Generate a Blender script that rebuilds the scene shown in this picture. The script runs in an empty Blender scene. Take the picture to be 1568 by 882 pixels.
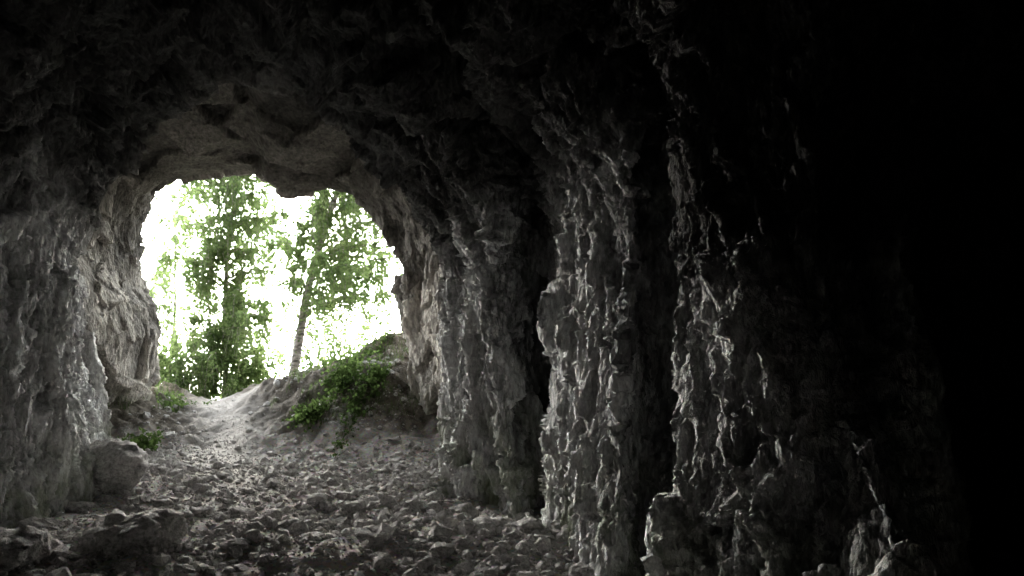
import bpy, bmesh, math, random
import numpy as np
from mathutils import Vector
rng=np.random.default_rng(7); random.seed(7)
scene=bpy.context.scene
scene.view_settings.view_transform='Standard'; scene.view_settings.look='None'; scene.view_settings.exposure=0

# ---------------------------------------------------------------- noise
TB=np.random.default_rng(99).random((64*64*64,)).astype(np.float32)
def _t(ix,iy,iz,s):
    return TB[(((ix+s*7)&63)<<12)|(((iy+s*13)&63)<<6)|((iz+s*29)&63)]
def vnoise(x,y,z,s=0):
    fx,fy,fz=np.floor(x),np.floor(y),np.floor(z)
    ix,iy,iz=fx.astype(np.int32),fy.astype(np.int32),fz.astype(np.int32)
    u,v,w=x-fx,y-fy,z-fz
    u=u*u*(3-2*u);v=v*v*(3-2*v);w=w*w*(3-2*w)
    r=0
    for a in (0,1):
        for b in (0,1):
            for c in (0,1):
                r=r+_t(ix+a,iy+b,iz+c,s)*(u if a else 1-u)*(v if b else 1-v)*(w if c else 1-w)
    return r*2-1
def fbm(x,y,z,o=3,s=0,g=.5):
    r=0;a=1
    for k in range(o):
        r=r+a*vnoise(x+k*17.3,y-k*9.1,z+k*5.7,s+k);a*=g;x=x*2.03;y=y*2.03;z=z*2.03
    return r
def facet(x,y,z,s=0,g=.9):
    ix,iy,iz=np.floor(x).astype(np.int32),np.floor(y).astype(np.int32),np.floor(z).astype(np.int32)
    best=np.full(x.shape,1e9,np.float32);bx=np.zeros(x.shape,np.float32);by=bx.copy();bz=bx.copy()
    BX=ix.copy();BY=iy.copy();BZ=iz.copy()
    for a in (-1,0,1):
        for b in (-1,0,1):
            for c in (-1,0,1):
                X,Y,Z=ix+a,iy+b,iz+c
                dx=x-(X+_t(X,Y,Z,s));dy=y-(Y+_t(X,Y,Z,s+1));dz=z-(Z+_t(X,Y,Z,s+2))
                d=dx*dx+dy*dy+dz*dz
                m=d<best
                best=np.where(m,d,best);bx=np.where(m,dx,bx);by=np.where(m,dy,by);bz=np.where(m,dz,bz)
                BX=np.where(m,X,BX);BY=np.where(m,Y,BY);BZ=np.where(m,Z,BZ)
    return (_t(BX,BY,BZ,s+3)-.5)+g*((_t(BX,BY,BZ,s+4)-.5)*bx+(_t(BX,BY,BZ,s+5)-.5)*by+(_t(BX,BY,BZ,s+6)-.5)*bz)*2
def sst(a,b,x):
    t=np.clip((x-a)/(b-a),0,1);return t*t*(3-2*t)
def polysdf(px,py,poly):
    d=np.full(px.shape,1e9);ins=np.zeros(px.shape,bool)
    n=len(poly)
    for i in range(n):
        ax,ay=poly[i];bx,by=poly[(i+1)%n]
        ex,ey=bx-ax,by-ay
        t=np.clip(((px-ax)*ex+(py-ay)*ey)/(ex*ex+ey*ey+1e-12),0,1)
        d=np.minimum(d,(px-ax-ex*t)**2+(py-ay-ey*t)**2)
        if abs(ey)>1e-9:
            c=((ay>py)!=(by>py))&(px<(bx-ax)*(py-ay)/ey+ax)
            ins^=c
    d=np.sqrt(d)
    return np.where(ins,-d,d)
def smin(a,b,k):
    h=np.clip(.5+.5*(b-a)/k,0,1);return b*(1-h)+a*h-k*h*(1-h)

def P(px,Y): return ((px-784)/1220*Y,Y)
# ---------------------------------------------------------------- cave plan
PLAN=[(-5.2,11.0),(-1.35,11.0),P(655,10.2),P(660,9.4),P(692,8.0),P(750,6.9),P(778,6.8),(0.28,7.8),
      (0.38,6.9),P(832,6.0),P(878,5.3),P(945,4.6),P(965,4.6),(1.0,5.6),
      (.98,4.75),P(1004,4.2),P(1080,3.5),P(1200,3.0),P(1372,2.45),P(1395,2.55),(2.15,4.3),(3.4,5.8),(4.8,5.2),(5.4,2.5),(4.2,-3.6),(-3.2,-3.8),
      (-3.6,2.5),(-3.7,5.2),(-4.0,6.3),P(100,7.5),P(116,8.0),P(138,9.2),P(185,10.5)]
OPEN=[(140,1100),(150,700),(172,630),(204,575),(216,515),(206,470),(180,430),(178,350),(200,295),(228,272),(268,258),(330,252),
      (385,252),(402,270),(412,284),(450,288),(490,288),(530,298),(562,318),(586,346),(606,378),(612,405),(598,445),(606,485),(620,530),(632,600),(648,670),(660,700),(680,1100)]
OPN=[((x-784)/1220*11.6,1.5-(y-520)/1220*11.6) for x,y in OPEN]
def segs(*s):
    o=[]
    for a,b,st in s: o+=list(np.arange(a,b-1e-6,st))
    return np.array(o+[s[-1][1]])
xs=segs((-8,-5.6,.14),(-5.6,0,.075),(0,1.75,.05),(1.75,2.3,.08),(2.3,7,.15))
ys=segs((-5,1.6,.16),(1.6,2.2,.08),(2.2,5.2,.05),(5.2,12.8,.075),(12.8,14,.2))
zs=segs((-.9,-.2,.14),(-.2,2.9,.06),(2.9,4.9,.075),(4.9,6.6,.2))
X2,Y2=np.meshgrid(xs,ys,indexing='ij')
D2=polysdf(X2,Y2,PLAN)
Z=zs[None,None,:]
g=-.07*np.clip(Z,0,2.2)+.30*np.clip(Z-2.15,0,9)**1.9
F=(D2[:,:,None]+g).astype(np.float32)
nose=sst(3.9,2.8,Y2)*sst(.6,1.1,X2)
F=F-(nose[:,:,None]*.30*np.clip(Z-.7,0,1.6)).astype(np.float32)
F=np.maximum(F,Z-4.75)
j0=int(np.searchsorted(ys,9.6))
X3,Y3,Z3=np.meshgrid(xs,ys[j0:],zs,indexing='ij')
s=1+.13*np.clip(11.6-Y3,0,9)+.10*np.clip(Y3-12.0,0,9)
pxv=-5.45;xx=pxv+(X3-pxv)/s;zz=Z3/s
T=polysdf(xx,zz,OPN)
T=np.maximum(T,9.7-Y3)
F[:,j0:,:]=smin(F[:,j0:,:],T,.18)
F=np.minimum(F,12.55-ys[None,:,None])
del X3,Y3,Z3,T
def surface_nets(F):
    S=F<0
    nx,ny,nz=F.shape
    acc=np.zeros((nx-1,ny-1,nz-1,3),np.float32);cnt=np.zeros((nx-1,ny-1,nz-1),np.float32)
    for ax in range(3):
        o=[a for a in range(3) if a!=ax]
        for p in (0,1):
            for q in (0,1):
                sl0=[None]*3;sl1=[None]*3
                sl0[ax]=slice(0,-1);sl1[ax]=slice(1,None)
                for a,v in zip(o,(p,q)):
                    sl0[a]=sl1[a]=slice(1,None) if v else slice(0,-1)
                A=F[tuple(sl0)];B=F[tuple(sl1)]
                m=(A<0)!=(B<0)
                t=np.where(m,A/np.where(m,A-B,1),0)
                acc[...,ax]+=t
                acc[...,o[0]]+=m*p;acc[...,o[1]]+=m*q;cnt+=m
    act=cnt>0
    idx=np.full(act.shape,-1,np.int64);idx[act]=np.arange(act.sum())
    cells=np.argwhere(act)
    V=cells+acc[act]/cnt[act][:,None]
    Q=[]
    for ax in range(3):
        o=[(ax+1)%3,(ax+2)%3]
        sl0=[slice(1,-1)]*3;sl1=[slice(1,-1)]*3
        sl0[ax]=slice(0,-1);sl1[ax]=slice(1,None)
        A=S[tuple(sl0)];B=S[tuple(sl1)]
        for sgn in (0,1):
            m=(A&~B) if sgn==0 else (~A&B)
            e=np.argwhere(m)
            off=np.array([1,1,1]);off[ax]=0
            e=e+off
            def c(du,dv):
                k=e.copy();k[:,o[0]]-=du;k[:,o[1]]-=dv
                return idx[k[:,0],k[:,1],k[:,2]]
            q=np.stack([c(1,1),c(0,1),c(0,0),c(1,0)],1)
            if sgn==0:q=q[:,::-1]
            Q.append(q)
    return V,np.concatenate(Q)
V,Q=surface_nets(F)
V=np.stack([np.interp(V[:,0],np.arange(len(xs)),xs),np.interp(V[:,1],np.arange(len(ys)),ys),np.interp(V[:,2],np.arange(len(zs)),zs)],1)
def mesh_from(name,V,Q,smooth=True):
    me=bpy.data.meshes.new(name)
    V=np.asarray(V,np.float32);Q=np.asarray(Q,np.int32);k=Q.shape[1]
    me.vertices.add(len(V));me.vertices.foreach_set('co',V.ravel())
    me.loops.add(Q.size);me.loops.foreach_set('vertex_index',Q.ravel())
    me.polygons.add(len(Q));me.polygons.foreach_set('loop_start',np.arange(0,Q.size,k,dtype=np.int32))
    me.update(calc_edges=True)
    me.polygons.foreach_set('use_smooth',np.full(len(me.polygons),smooth,bool))
    ob=bpy.data.objects.new(name,me);scene.collection.objects.link(ob)
    return ob
cave=mesh_from('cave_rock',V,Q)
md=cave.modifiers.new('s','SUBSURF');md.levels=2;md.render_levels=2
dg=bpy.context.evaluated_depsgraph_get()
me2=bpy.data.meshes.new_from_object(cave.evaluated_get(dg))
cave.modifiers.clear();cave.data=me2;me2.name='cave_rock'
n=len(me2.vertices);co=np.empty(n*3,np.float32);me2.vertices.foreach_get('co',co);co=co.reshape(-1,3)
no=np.empty(n*3,np.float32);me2.vertex_normals.foreach_get('vector',no);no=no.reshape(-1,3)
X,Y,Z=co.T
mouthA=sst(8.9,10.6,Y)
w1=fbm(X*.55,Y*.55,Z*.55,2,11);w2=fbm(X*.55,Y*.55,Z*.55,2,21);w3=fbm(X*.55,Y*.55,Z*.55,2,31)
amp=.14*(1-.75*mouthA)
sel=(Y>1.4)&(Y<12.8)&(Z>-.3)
x,y,z=X[sel],Y[sel],Z[sel];w1s=w1[sel];mouth=mouthA[sel]
nz=np.abs(no[sel,2])
ceil=sst(.35,.75,nz)*sst(1.5,2.6,z)
sh=fbm(x*1.1,y*1.1,z*.8,3,41)*.22
ux=x+sh+z*.14;uy=y+sh-z*.20
d_w=.12*facet(ux*1.3,uy*1.3,z*.55,51,1.2)
d_w+=.065*facet(ux*3.2,uy*3.2,z*1.2,61,1.3)
d_w+=.042*facet(ux*8+w1s,uy*8,z*2.8,71,1.4)
d_w+=.022*facet(ux*17,uy*17,z*6.5,81,1.4)
d_w+=.010*facet(ux*34,uy*34,z*14,88,1.4)
d_w+=.005*fbm(x*40,y*40,z*20,2,91)
dm0=1-.55*mouth
d_c=.24*facet(x*1.3,y*1.3,z*2.6,101,1.0)+dm0*(.10*facet(x*3.0+w1s,y*3.0,z*5.0,111,1.1)+.035*facet(x*8,y*8,z*10,121,1.2)+.014*facet(x*18,y*18,z*18,125,1.2)+.006*fbm(x*30,y*30,z*30,2,131))
d_m=.15*facet(x*1.4,y*1.4,z*1.1,141,1.1)+.045*facet(x*4.0,y*4.0,z*2.6,151,1.2)+.014*facet(x*10,y*10,z*7,161,1.2)+.006*facet(x*20,y*20,z*18,165,1.2)+.004*fbm(x*30,y*30,z*30,2,171)
d=d_w*(1-ceil)+d_c*ceil
d=d*(1-mouth)+d_m*mouth*(1-ceil)+d_c*.6*mouth*ceil
zl=1.42+.05*x+.03*np.sin(y*1.7)
d+=.02*np.exp(-((z-zl)/.014)**2)*(1-mouth)*(vnoise(x*1.2,y*1.2,z*0,181)>-.2)
zl2=.45+.04*np.sin(x*1.3+y)
d-=.03*np.exp(-((z-zl2)/.016)**2)*(vnoise(x*1.2,y*1.2,z*0,191)>-.0)
D=np.zeros(n,np.float32);D[sel]=d
co2=co+no*D[:,None]
co2[:,0]+=w1*amp;co2[:,1]+=w2*amp;co2[:,2]+=w3*amp*1.3
me2.vertices.foreach_set('co',co2.astype(np.float32).ravel());me2.update()
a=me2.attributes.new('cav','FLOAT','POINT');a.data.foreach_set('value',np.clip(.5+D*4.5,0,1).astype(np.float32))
a=me2.attributes.new('mouth','FLOAT','POINT');a.data.foreach_set('value',mouthA.astype(np.float32))
zn=Z+.35*fbm(X*1.2,Y*1.2,Z*1.2,3,501)+.75*sst(.55,.95,X)*sst(4.9,4.3,Y)  # painted shade starts lower on the nearest right buttress
painted_shade=np.maximum(sst(2.2,3.1,zn)*(1-.3*mouthA),np.maximum(sst(1.6,2.0,X),sst(2.3,1.5,Y)))  # shade painted into the rock colour: roof, right recess, rear walls
a=me2.attributes.new('painted_shade','FLOAT','POINT');a.data.foreach_set('value',painted_shade.astype(np.float32))

# ---------------------------------------------------------------- materials
def mat(name):
    m=bpy.data.materials.new(name);m.use_nodes=True;nt=m.node_tree
    b=nt.nodes['Principled BSDF'];return m,nt,b
def nd(nt,t,**k):
    q=nt.nodes.new(t)
    for a,v in k.items():
        if a in ('Scale','Detail','Roughness','Distortion','Strength','Distance','Factor'): q.inputs[a].default_value=v
        else: setattr(q,a,v)
    return q
def ramp(nt,src,stops):
    r=nt.nodes.new('ShaderNodeValToRGB');e=r.color_ramp.elements
    while len(e)<len(stops): e.new(.5)
    for q,(p,c) in zip(e,stops): q.position=p;q.color=(*c,1)
    nt.links.new(src,r.inputs[0]);return r
def mix(nt,f,a,b,mode='MIX'):
    m=nt.nodes.new('ShaderNodeMix');m.data_type='RGBA';m.blend_type=mode
    for s_,i in ((f,0),(a,6),(b,7)):
        if hasattr(s_,'links'): nt.links.new(s_,m.inputs[i])
        elif i==0: m.inputs[0].default_value=s_
        else: m.inputs[i].default_value=(*s_,1)
    return m.outputs[2]
def rock_mat(name,dark,light,moss=False,attr=False,sc=1.0):
    m,nt,b=mat(name)
    geo=nd(nt,'ShaderNodeNewGeometry');pos=geo.outputs['Position']
    mp=nd(nt,'ShaderNodeMapping');mp.inputs['Scale'].default_value=(1,1,.38 if attr else 1);nt.links.new(pos,mp.inputs[0])
    n1=nd(nt,'ShaderNodeTexNoise',Scale=2.2*sc,Detail=5,Roughness=.65);nt.links.new(mp.outputs[0],n1.inputs['Vector'])
    n2=nd(nt,'ShaderNodeTexNoise',Scale=19*sc,Detail=4,Roughness=.7);nt.links.new(mp.outputs[0],n2.inputs['Vector'])
    c1=ramp(nt,n1.outputs[0],[(.32,dark),(.52,tuple((a+b_)/2 for a,b_ in zip(dark,light))),(.68,light)]).outputs[0]
    c2=ramp(nt,n2.outputs[0],[(.32,(.4,.4,.4)),(.62,(1.25,1.25,1.25))]).outputs[0]
    c=mix(nt,.85,c1,c2,'MULTIPLY')
    n4=nd(nt,'ShaderNodeTexNoise',Scale=34*sc,Detail=3,Roughness=.75);nt.links.new(mp.outputs[0],n4.inputs['Vector'])
    hgt=n4.outputs[0]
    if attr:
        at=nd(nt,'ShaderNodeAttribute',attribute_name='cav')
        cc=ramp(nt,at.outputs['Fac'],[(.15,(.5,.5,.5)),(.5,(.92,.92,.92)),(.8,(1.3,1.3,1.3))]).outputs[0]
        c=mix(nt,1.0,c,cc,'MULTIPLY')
        am=nd(nt,'ShaderNodeAttribute',attribute_name='mouth')
        mc=mix(nt,1.0,c,(.84,.78,.71),'MULTIPLY')
        c=mix(nt,am.outputs['Fac'],c,mc)
        sp=nd(nt,'ShaderNodeSeparateXYZ');nt.links.new(pos,sp.inputs[0])
        asn=nd(nt,'ShaderNodeAttribute',attribute_name='painted_shade')
        shd_=mix(nt,1.0,c,(.11,.108,.106),'MULTIPLY')  # dark multiplier that paints the shade into the limestone colour
        c=mix(nt,asn.outputs['Fac'],c,shd_)
        vo=nd(nt,'ShaderNodeTexVoronoi',Scale=26.0);nt.links.new(mp.outputs[0],vo.inputs['Vector'])
        sv=nd(nt,'ShaderNodeSeparateXYZ');nt.links.new(vo.outputs['Color'],sv.inputs[0])
        m1=nd(nt,'ShaderNodeMath',operation='MULTIPLY_ADD');nt.links.new(sv.outputs[0],m1.inputs[0]);m1.inputs[1].default_value=.45;nt.links.new(n4.outputs[0],m1.inputs[2])
        m2=nd(nt,'ShaderNodeMath',operation='MULTIPLY_ADD');nt.links.new(vo.outputs['Distance'],m2.inputs[0]);m2.inputs[1].default_value=-.6;nt.links.new(m1.outputs[0],m2.inputs[2])
        hgt=m2.outputs[0]
    if moss:
        mr=nd(nt,'ShaderNodeMapRange');mr.inputs[1].default_value=1.0;mr.inputs[2].default_value=-.1;nt.links.new(sp.outputs[2],mr.inputs[0])
        n3=nd(nt,'ShaderNodeTexNoise',Scale=3.3,Detail=3);nt.links.new(pos,n3.inputs['Vector'])
        r3=ramp(nt,n3.outputs[0],[(.42,(0,0,0)),(.60,(1,1,1))]).outputs[0]
        mm=nd(nt,'ShaderNodeMath',operation='MULTIPLY');nt.links.new(mr.outputs[0],mm.inputs[0]);nt.links.new(r3,mm.inputs[1])
        mg=mix(nt,.65,c,(.15,.20,.07))
        c=mix(nt,mm.outputs[0],c,mg)
    nt.links.new(c,b.inputs['Base Color']);b.inputs['Roughness'].default_value=.9
    b.inputs['Specular IOR Level'].default_value=.1
    bp=nd(nt,'ShaderNodeBump',Strength=1.0,Distance=.035/sc);nt.links.new(hgt,bp.inputs['Height']);nt.links.new(bp.outputs[0],b.inputs['Normal'])
    return m
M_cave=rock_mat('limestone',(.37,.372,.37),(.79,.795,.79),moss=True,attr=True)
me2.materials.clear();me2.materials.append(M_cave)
M_stone=rock_mat('loose_stone',(.38,.37,.36),(.66,.645,.625),sc=2.0)
M_boulder=rock_mat('boulder_stone',(.36,.35,.34),(.60,.585,.565),sc=1.5)

# ---------------------------------------------------------------- ground
PATH=[(-2.3,6.5),(-2.9,8.2),(-3.7,10.2),(-4.1,11.6),(-4.6,12.8),(-4.4,13.6),(-3.6,14.2),(-3.0,14.8)]
PATH2=[(-4.3,12.0),(-5.0,13.4),(-5.3,14.4)]
def pld(x,y,pl):
    d=np.full(x.shape,1e9)
    for (ax,ay),(bx,by) in zip(pl[:-1],pl[1:]):
        ex,ey=bx-ax,by-ay;t=np.clip(((x-ax)*ex+(y-ay)*ey)/(ex*ex+ey*ey),0,1)
        d=np.minimum(d,np.hypot(x-ax-ex*t,y-ay-ey*t))
    return d
def G(x,y):
    x=np.asarray(x,float);y=np.asarray(y,float);o=np.zeros_like(x)
    c=np.interp(x,[-9,-7,-6.4,-5.3,-4.6,-3.9,-2.8,-2.1,-1.2],[1.0,.8,.62,.44,.62,.88,1.15,1.5,1.75])
    pth=np.minimum(pld(x,y,PATH),pld(x,y,PATH2))
    s_=sst(9.8,13.9,y)
    zz=c*s_
    zz+=.50*np.exp(-((x+6.0)/.6)**2-((y-12.0)/1.0)**2)
    zz+=.22*np.exp(-((x+1.9)/.75)**2-((y-11.6)/.8)**2)
    zz-=np.clip(y-14.4,0,17)*.46
    zz-=.10*np.exp(-(pth/.5)**2)*sst(9.5,11.5,y)
    rough=1-.7*np.exp(-(pth/.45)**2)
    far=1-sst(20,40,np.hypot(x,y))
    so=sst(10.2,11.2,y)*(1-sst(14,15,y))
    zz+=(.07*fbm(x*.7,y*.7,o,2,201)+rough*((.045+.045*so)*fbm(x*2.6,y*2.6,o,3,211)+(.018+.035*so)*fbm(x*9,y*9,o,3,221)+.05*so*facet(x*3.5,y*3.5,zz*3.5,225)))*far
    return zz
def axis(a,b,st,lo,hi):
    m=list(np.arange(a,b,st));k=st;v=b
    r=[]
    while v<hi: r.append(v);k*=1.16;v+=k
    r.append(hi);v=a-st;k=st;l=[]
    while v>lo: l.append(v);k*=1.16;v-=k
    l.append(lo)
    return np.array(l[::-1]+m+r)
gx=axis(-6.5,3.0,.034,-4000,4000);gy=axis(2.6,14.8,.034,-4000,4000)
GX,GY=np.meshgrid(gx,gy,indexing='ij');GZ=G(GX,GY)
nxg,nyg=GX.shape
I=np.arange(nxg*nyg).reshape(nxg,nyg)
gq=np.stack([I[:-1,:-1],I[1:,:-1],I[1:,1:],I[:-1,1:]],-1).reshape(-1,4)
ground=mesh_from('ground',np.stack([GX,GY,GZ],-1).reshape(-1,3),gq)
pm=np.exp(-(np.minimum(pld(GX,GY,PATH)+.14*fbm(GX*2.5,GY*2.5,GX*0,3,240),pld(GX,GY,PATH2)*1.2)/.5)**2)*sst(5.5,9.0,GY)
a=ground.data.attributes.new('path','FLOAT','POINT');a.data.foreach_set('value',np.clip(pm,0,1).astype(np.float32).ravel())
soil=sst(10.4,11.4,GY+.25*fbm(GX*2,GY*2,GX*0,2,231))
a=ground.data.attributes.new('soil','FLOAT','POINT');a.data.foreach_set('value',soil.astype(np.float32).ravel())
m,nt,b=mat('ground_dirt')
geo=nd(nt,'ShaderNodeNewGeometry');pos=geo.outputs['Position']
n1=nd(nt,'ShaderNodeTexNoise',Scale=9,Detail=6,Roughness=.7);nt.links.new(pos,n1.inputs['Vector'])
n2=nd(nt,'ShaderNodeTexVoronoi',Scale=34);nt.links.new(pos,n2.inputs['Vector'])
c1=ramp(nt,n1.outputs[0],[(.3,(.31,.295,.275)),(.7,(.50,.48,.45))]).outputs[0]
c1=mix(nt,.3,c1,n2.outputs['Color'],'SOFT_LIGHT')
cs=ramp(nt,n1.outputs[0],[(.38,(.045,.038,.029)),(.62,(.19,.17,.14))]).outputs[0]
cp=ramp(nt,n1.outputs[0],[(.35,(.30,.285,.265)),(.65,(.43,.415,.39))]).outputs[0]
aso=nd(nt,'ShaderNodeAttribute',attribute_name='soil');apa=nd(nt,'ShaderNodeAttribute',attribute_name='path')
cpi=mix(nt,aso.outputs['Fac'],(.50,.48,.45),cp)
c=mix(nt,aso.outputs['Fac'],c1,cs);c=mix(nt,apa.outputs['Fac'],c,cpi)
nt.links.new(c,b.inputs['Base Color']);b.inputs['Roughness'].default_value=.95;b.inputs['Specular IOR Level'].default_value=.15
n4=nd(nt,'ShaderNodeTexNoise',Scale=55,Detail=4,Roughness=.75);nt.links.new(pos,n4.inputs['Vector'])
bp=nd(nt,'ShaderNodeBump',Strength=.8,Distance=.03);nt.links.new(n4.outputs[0],bp.inputs['Height']);nt.links.new(bp.outputs[0],b.inputs['Normal'])
ground.data.materials.append(m)

wv=np.array([(-4000,27,-6.2),(4000,27,-6.2),(4000,3990,-6.2),(-4000,3990,-6.2)])
river=mesh_from('river',wv,np.array([[0,1,2,3]]),False)
m,nt,b=mat('river_water');b.inputs['Base Color'].default_value=(.10,.13,.12,1);b.inputs['Roughness'].default_value=.12
geo=nd(nt,'ShaderNodeNewGeometry')
n1=nd(nt,'ShaderNodeTexNoise',Scale=.8,Detail=4);nt.links.new(geo.outputs['Position'],n1.inputs['Vector'])
bp=nd(nt,'ShaderNodeBump',Strength=.1,Distance=.05);nt.links.new(n1.outputs[0],bp.inputs['Height']);nt.links.new(bp.outputs[0],b.inputs['Normal'])
river.data.materials.append(m)

# ---------------------------------------------------------------- gravel
def hull(npts,seed,flat):
    r=np.random.default_rng(seed);p=r.normal(size=(npts,3));p/=np.linalg.norm(p,axis=1)[:,None]
    p*=r.uniform(.85,1.0,(npts,1));p*=np.array([1,r.uniform(.65,.95),flat])
    bm=bmesh.new()
    for q in p: bm.verts.new(q)
    bmesh.ops.convex_hull(bm,input=bm.verts)
    bmesh.ops.delete(bm,geom=[v for v in bm.verts if not v.link_faces],context='VERTS')
    bmesh.ops.triangulate(bm,faces=bm.faces)
    bm.verts.index_update()
    v=np.array([q.co[:] for q in bm.verts]);f=np.array([[w.index for w in q.verts] for q in bm.faces]);bm.free()
    return v,f
def rotm(ax,ay,az):
    cx,sx,cy,sy,cz,sz=np.cos(ax),np.sin(ax),np.cos(ay),np.sin(ay),np.cos(az),np.sin(az)
    R=np.empty((len(ax),3,3))
    R[:,0,0]=cy*cz;R[:,0,1]=sx*sy*cz-cx*sz;R[:,0,2]=cx*sy*cz+sx*sz
    R[:,1,0]=cy*sz;R[:,1,1]=sx*sy*sz+cx*cz;R[:,1,2]=cx*sy*sz-sx*cz
    R[:,2,0]=-sy;R[:,2,1]=sx*cy;R[:,2,2]=cx*cy
    return R
def scatter(name,pts,size,npts,var,material,tilt=.3,sink=.2):
    Vs=[];Fs=[];off=0
    k=rng.integers(0,var,len(pts))
    for i in range(var):
        hv,hf=hull(npts,1000+i+npts*31,rng.uniform(.5,.85))
        s_=k==i;p=pts[s_];sz=size[s_];m_=len(p)
        if m_==0: continue
        R=rotm(rng.normal(0,tilt,m_),rng.normal(0,tilt,m_),rng.uniform(0,6.28,m_))
        v=np.einsum('nij,kj->nki',R,hv)*sz[:,None,None]
        v+=p[:,None,:];v[:,:,2]+=(sz*sink)[:,None]
        f=hf[None]+(np.arange(m_)*len(hv))[:,None,None]+off
        off+=m_*len(hv);Vs.append(v.reshape(-1,3));Fs.append(f.reshape(-1,3))
    ob=mesh_from(name,np.concatenate(Vs),np.concatenate(Fs),False);ob.data.materials.append(material);return ob
def cand(n_,x0,x1,y0,y1):
    x=rng.uniform(x0,x1,n_);y=rng.uniform(y0,y1,n_)
    d=polysdf(x,y,PLAN)
    ok=(d<.15)|((y>10.4)&(x>-5.5)&(x<-1.2))
    return x[ok],y[ok]
x,y=cand(34000,-5.6,2.5,2.0,13.2)
p=np.minimum(pld(x,y,PATH),9)
dens=.28+.6*sst(-.35,.45,fbm(x*.9,y*.9,x*0,2,301))
dens*=1-.80*np.exp(-(p/.5)**2)*sst(7.0,9.0,y)
dens*=1-.80*sst(9.6,11.0,y)
k=rng.uniform(0,1,len(x))<dens;x,y=x[k],y[k]
sz=np.clip(rng.lognormal(math.log(.028),.55,len(x)),.012,.115)
scatter('gravel',np.stack([x,y,G(x,y)],1),sz,18,14,M_stone)
x,y=cand(50000,-5.6,2.5,2.4,13.5)
sz=rng.uniform(.006,.016,len(x))*(1-.3*sst(10,12,y))
M_peb=rock_mat('pebble_stone',(.28,.27,.26),(.48,.46,.44),sc=3.0)
pb=scatter('pebbles',np.stack([x,y,G(x,y)],1),sz,9,5,M_peb)

def rock(name,px,Y,sx,sy,sz_,seed,rz=0,tilt=(0,0),zoff=0,sub=5):
    bm=bmesh.new();bmesh.ops.create_icosphere(bm,subdivisions=sub,radius=1)
    v=np.array([q.co[:] for q in bm.verts]);r=np.random.default_rng(seed)
    pn=r.normal(size=(20,3));pn/=np.linalg.norm(pn,axis=1)[:,None];pd=r.uniform(.62,.95,20)
    dd=v@pn.T;rad=np.min(np.where(dd>.05,pd/np.maximum(dd,.05),9),1);rad=np.minimum(rad,1.1)
    vv=v*rad[:,None]*(np.array([sx,sy,sz_]))
    nn=.02*fbm(vv[:,0]*5+seed,vv[:,1]*5,vv[:,2]*8,3,seed)+.035*facet(vv[:,0]*6+seed,vv[:,1]*6,vv[:,2]*11,seed)+.015*facet(vv[:,0]*15+seed,vv[:,1]*15,vv[:,2]*22,seed)
    vv+=v*nn[:,None]*min(1,sx/.25)
    x0=(px-784)/1220*Y
    for q,c in zip(bm.verts,vv): q.co=c
    me=bpy.data.meshes.new(name);bm.to_mesh(me);bm.free()
    ob=bpy.data.objects.new(name,me);scene.collection.objects.link(ob)
    me.polygons.foreach_set('use_smooth',np.ones(len(me.polygons),bool))
    me.materials.append(M_boulder)
    ob.location=(x0,Y,float(G(x0,Y))+zoff);ob.rotation_euler=(tilt[0],tilt[1],rz)
    return ob
rock('boulder',198,5.6,.42,.30,.17,3,.1,(.16,-.06),.09)
rock('boulder',160,7.9,.38,.40,.30,5,.6,(0,-.25),.14)
rock('boulder',15,5.2,.33,.4,.16,15,.6,(0,-.15),.05)
for i,(px,Y_,w) in enumerate([(285,9.0,.17),(322,8.3,.12),(338,9.3,.15),(485,7.5,.15),(475,8.6,.14),(300,6.6,.15),(365,6.8,.15),(612,9.4,.11),(755,6.1,.20),(812,5.9,.17),(985,4.5,.17),(225,9.4,.13),(165,8.9,.14),(540,7.3,.13),(650,8.8,.10),(425,9.9,.09),(270,8.6,.10),(605,10.5,.1),(120,7.2,.18),(60,6.3,.2),(905,4.9,.16),(700,7.3,.15),(560,6.4,.12),(440,6.2,.14),(360,5.6,.12),(520,9.6,.1),(250,7.2,.13)]):
    rock('fallen_stone',px,Y_,w,w*.75,w*.42,30+i,i*1.3,(.1*math.sin(i*2),.12*math.cos(i*3)),w*.15,4)
# ---------------------------------------------------------------- vegetation
def tube(path,rad,seg=8):
    path=np.array(path,float);n_=len(path)
    t=np.empty_like(path);t[1:-1]=path[2:]-path[:-2];t[0]=path[1]-path[0];t[-1]=path[-1]-path[-2]
    t/=np.linalg.norm(t,axis=1)[:,None]+1e-9
    a=np.cross(t,[.3,.9,.1]);a/=np.linalg.norm(a,axis=1)[:,None]+1e-9;b_=np.cross(t,a)
    th=np.linspace(0,2*np.pi,seg,endpoint=False)
    Vv=path[:,None,:]+np.asarray(rad)[:,None,None]*(np.cos(th)[None,:,None]*a[:,None,:]+np.sin(th)[None,:,None]*b_[:,None,:])
    i=np.arange(n_-1)[:,None]*seg;j=np.arange(seg)[None];j2=(j+1)%seg
    F_=np.stack([i+j,i+j2,i+seg+j2,i+seg+j],-1).reshape(-1,4)
    return Vv.reshape(-1,3),F_
def leaves_mesh(name,C,S,parent,material):
    n_=len(C);R=rotm(rng.uniform(-1.3,1.3,n_),rng.uniform(-1.3,1.3,n_),rng.uniform(0,6.28,n_))
    base=np.array([[-.5,0,0],[-.05,-.38,.06],[.6,0,-.03],[-.05,.38,.06]])
    v=np.einsum('nij,kj->nki',R,base)*S[:,None,None]+C[:,None,:]
    f=np.arange(n_*4).reshape(n_,4)
    ob=mesh_from(name,v.reshape(-1,3),f,False);ob.data.materials.append(material);ob.parent=parent;return ob
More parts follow.
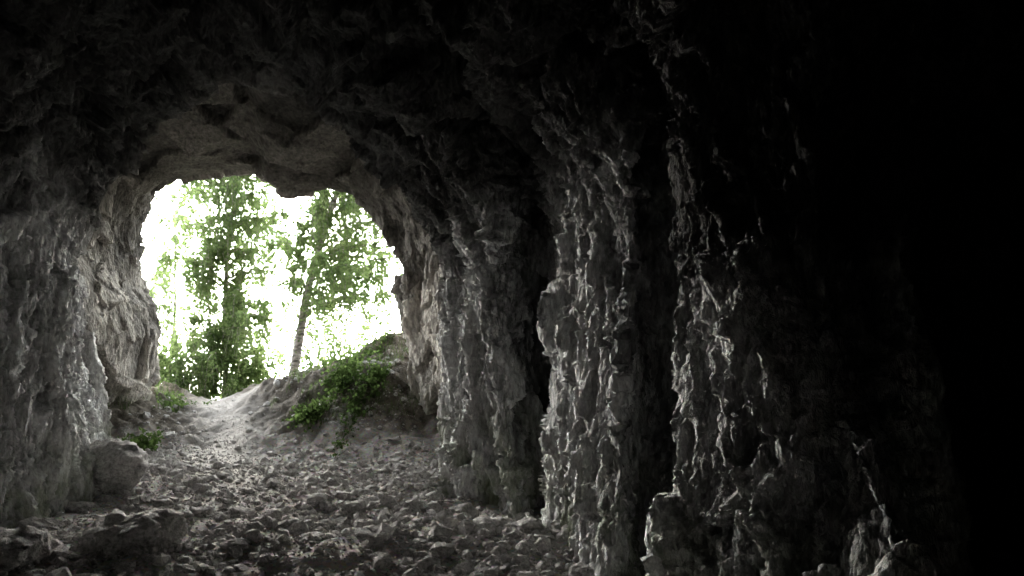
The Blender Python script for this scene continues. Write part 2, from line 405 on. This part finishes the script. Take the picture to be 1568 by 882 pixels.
def leaf_mat(name,c0,c1,tr,k):
    m,nt,b=mat(name);nt.nodes.remove(b)
    geo=nd(nt,'ShaderNodeNewGeometry');n1=nd(nt,'ShaderNodeTexNoise',Scale=2.5,Detail=3);nt.links.new(geo.outputs['Position'],n1.inputs['Vector'])
    ad=nd(nt,'ShaderNodeMath',operation='ADD');ml=nd(nt,'ShaderNodeMath',operation='MULTIPLY');ml.inputs[1].default_value=.35
    nt.links.new(geo.outputs['Random Per Island'],ml.inputs[0]);nt.links.new(ml.outputs[0],ad.inputs[0]);nt.links.new(n1.outputs[0],ad.inputs[1])
    c=ramp(nt,ad.outputs[0],[(.45,c0),(.9,c1)]).outputs[0]
    ct=mix(nt,1.0,c,(k*1.05,k,k*.9),'MULTIPLY')
    d_=nd(nt,'ShaderNodeBsdfDiffuse');t_=nd(nt,'ShaderNodeBsdfTranslucent');mx=nd(nt,'ShaderNodeMixShader');mx.inputs[0].default_value=tr
    nt.links.new(c,d_.inputs[0]);nt.links.new(ct,t_.inputs[0]);nt.links.new(d_.outputs[0],mx.inputs[1]);nt.links.new(t_.outputs[0],mx.inputs[2])
    nt.links.new(mx.outputs[0],nt.nodes['Material Output'].inputs[0]);return m
M_leaf=leaf_mat('birch_leaf',(.042,.068,.028),(.085,.118,.052),.65,2.3)
M_weed=leaf_mat('weed_leaf',(.03,.052,.018),(.06,.095,.032),.5,2.0)
m,nt,b=mat('birch_bark')
geo=nd(nt,'ShaderNodeNewGeometry');mp=nd(nt,'ShaderNodeMapping');mp.inputs['Scale'].default_value=(3,3,9);nt.links.new(geo.outputs['Position'],mp.inputs[0])
n1=nd(nt,'ShaderNodeTexNoise',Scale=1.9,Detail=8,Roughness=.7);nt.links.new(mp.outputs[0],n1.inputs['Vector'])
c=ramp(nt,n1.outputs[0],[(.40,(.05,.045,.04)),(.58,(.32,.30,.28))]).outputs[0];nt.links.new(c,b.inputs['Base Color']);b.inputs['Roughness'].default_value=.8
M_bark=m
def birch(px,Y,top,height,r0,crown,nl,seed,twl=1.0,side=0,low=.12,dens=36):
    r=np.random.default_rng(seed)
    e=bpy.data.objects.new('birch_tree',None);scene.collection.objects.link(e)
    x0=(px-784)/1220*Y;z0=float(G(x0,Y))-.15
    n_=14;t=np.linspace(0,1,n_)
    tr=np.stack([x0+top*t+.06*np.sin(t*9+seed),Y+.3*t,z0+height*t],1)
    TV=[];TF=[];off=0
    def add(p,rd,sg=8):
        nonlocal off
        v,f=tube(p,rd,sg);TV.append(v);TF.append(f+off);off+=len(v)
    add(tr,r0*(1-.85*t)**.8,12)
    L=[];S=[]
    for i in range(nl):
        h=low+(1-low)*((i+r.uniform(0,1))/nl);bp_=np.array([np.interp(h,t,tr[:,k]) for k in range(3)])
        az=r.uniform(0,6.28);ln=crown*(1-.25*h)*r.uniform(.3,1.25)
        dx,dy=math.cos(az)+side*.5,math.sin(az)
        q=np.linspace(0,1,7)
        lp=np.stack([bp_[0]+dx*ln*q,bp_[1]+dy*ln*q,bp_[2]+ln*(.75*q-.55*q*q)],1)+np.cumsum(r.normal(0,.03,(7,3)),0)*q[:,None]
        add(lp,np.maximum(.014*(1-q)*(1-.5*h)+.004,.003),5)
        for j in range(int(6+ln*10)):
            u=r.uniform(.2,1);s0=np.array([np.interp(u,q,lp[:,k]) for k in range(3)])
            tl=r.uniform(.2,1.0)*twl;w=np.linspace(0,1,5);hd=r.normal(0,.2,2)
            tp=np.stack([s0[0]+hd[0]*tl*w,s0[1]+hd[1]*tl*w,s0[2]+.08*w-tl*w*w],1)
            add(tp,np.full(5,.0022),3)
            m_=int(tl*dens);uu=r.uniform(.05,1,m_)
            c_=np.stack([np.interp(uu,w,tp[:,k]) for k in range(3)],1)+r.normal(0,.04,(m_,3))
            L.append(c_);S.append(r.uniform(.036,.07,m_))
    tb=mesh_from('trunk_and_limbs',np.concatenate(TV),np.concatenate(TF));tb.data.materials.append(M_bark);tb.parent=e
    leaves_mesh('leaves',np.concatenate(L),np.concatenate(S),e,M_leaf)
birch(338,16.0,.30,7.5,.07,1.45,140,1,1.2,low=.04,dens=58)
birch(440,14.6,1.45,6.5,.09,1.9,105,2,1.1,.95,low=.2,dens=56)
birch(250,17.5,.3,6.0,.05,1.2,55,4,1.0,low=.05,dens=40)
def bush(name,px,Y,w,h,n_,seed,ls=(.035,.06),material=None,dy=.5):
    r=np.random.default_rng(seed)
    e=bpy.data.objects.new(name,None);scene.collection.objects.link(e)
    x0=(px-784)/1220*Y
    TV=[];TF=[];off=0;L=[];S=[]
    for i in range(n_):
        sx=x0+r.normal(0,w*.42);sy=Y+r.normal(0,dy*.42);z0=float(G(sx,sy))
        hh=h*r.uniform(.45,1.1)*math.exp(-((sx-x0)/w)**2*.6);lean=r.normal(0,.3,2)*hh
        q=np.linspace(0,1,5);tp=np.stack([sx+lean[0]*q**1.5,sy+lean[1]*q**1.5,z0+hh*q],1)
        v,f=tube(tp,.004*(1-q)+.002,3);TV.append(v);TF.append(f+off);off+=len(v)
        m_=int(8+hh*38);uu=r.uniform(.1,1,m_)
        c_=np.stack([np.interp(uu,q,tp[:,k]) for k in range(3)],1)+r.normal(0,.05,(m_,3))*np.array([1,1,.5]);L.append(c_);S.append(r.uniform(ls[0],ls[1],m_))
    tb=mesh_from('stems',np.concatenate(TV),np.concatenate(TF));tb.data.materials.append(M_weed);tb.parent=e
    leaves_mesh('leaves',np.concatenate(L),np.concatenate(S),e,material or M_weed)
bush('shrub',265,15.4,.7,1.7,80,11,(.045,.08),M_leaf)
bush('shrub',385,16.2,.7,2.2,85,12,(.045,.08),M_leaf)
bush('shrub',510,15.8,.9,1.8,95,13,(.045,.08),M_leaf)
bush('nettle_plant',522,11.8,.34,.30,50,21,(.04,.075))
bush('nettle_plant',475,11.2,.28,.22,40,22,(.04,.075))
bush('nettle_plant',578,11.7,.16,.28,28,23,(.04,.075))
bush('nettle_plant',545,11.2,.2,.2,22,29,(.04,.07))
bush('nettle_plant',575,13.3,.4,.12,40,24,(.03,.06))
bush('nettle_plant',212,10.2,.20,.26,36,25,(.04,.07))
bush('nettle_plant',265,12.6,.35,.16,36,26,(.03,.06))
bush('nettle_plant',530,10.5,.14,.12,12,27,(.03,.05))
r=np.random.default_rng(5)
x=r.uniform(-6.5,-1.3,12000);y=r.uniform(11.0,14.8,12000)
pp=np.minimum(pld(x,y,PATH),pld(x,y,PATH2));k=(pp>.55)&(fbm(x*1.5,y*1.5,x*0,2,401)>.05)
x,y=x[k],y[k];n_=len(x);z=G(x,y);h=r.uniform(.04,.13,n_);th=r.uniform(0,6.28,n_);ln=r.uniform(.1,.6,n_)*h
a_=np.stack([x-np.sin(th)*.004,y+np.cos(th)*.004,z],1);b_=np.stack([x+np.sin(th)*.004,y-np.cos(th)*.004,z],1);c_=np.stack([x+np.cos(th)*ln,y+np.sin(th)*ln,z+h],1)
grass=mesh_from('grass',np.stack([a_,b_,c_],1).reshape(-1,3),np.arange(n_*3).reshape(n_,3),False);grass.data.materials.append(M_weed)

# ---------------------------------------------------------------- light
el,az=math.radians(14),math.radians(-20)
w=bpy.data.worlds.new('World');scene.world=w;w.use_nodes=True;nt=w.node_tree
sk=nt.nodes.new('ShaderNodeTexSky');sk.sky_type='NISHITA';sk.sun_disc=False;sk.sun_elevation=el;sk.sun_rotation=az
sk.dust_density=4.0
hs=nt.nodes.new('ShaderNodeHueSaturation');hs.inputs['Saturation'].default_value=.25
nt.links.new(sk.outputs[0],hs.inputs['Color']);nt.links.new(hs.outputs[0],nt.nodes['Background'].inputs[0])
nt.nodes['Background'].inputs[1].default_value=4.2
sl=bpy.data.lights.new('sun','SUN');sl.energy=15.0;sl.angle=math.radians(46);sl.color=(1,.995,.99)
so=bpy.data.objects.new('sun',sl);scene.collection.objects.link(so)
sd=Vector((math.sin(az)*math.cos(el),math.cos(az)*math.cos(el),math.sin(el)))
so.rotation_euler=sd.to_track_quat('Z','Y').to_euler()
cam=bpy.data.cameras.new('camera');cam.sensor_width=36;cam.lens=1220/1568*36;cam.shift_y=79/1568;cam.clip_end=6000;cam.clip_start=.05
co_=bpy.data.objects.new('camera',cam);scene.collection.objects.link(co_);co_.location=(0,0,1.5);co_.rotation_euler=(math.pi/2,0,0)
scene.camera=co_
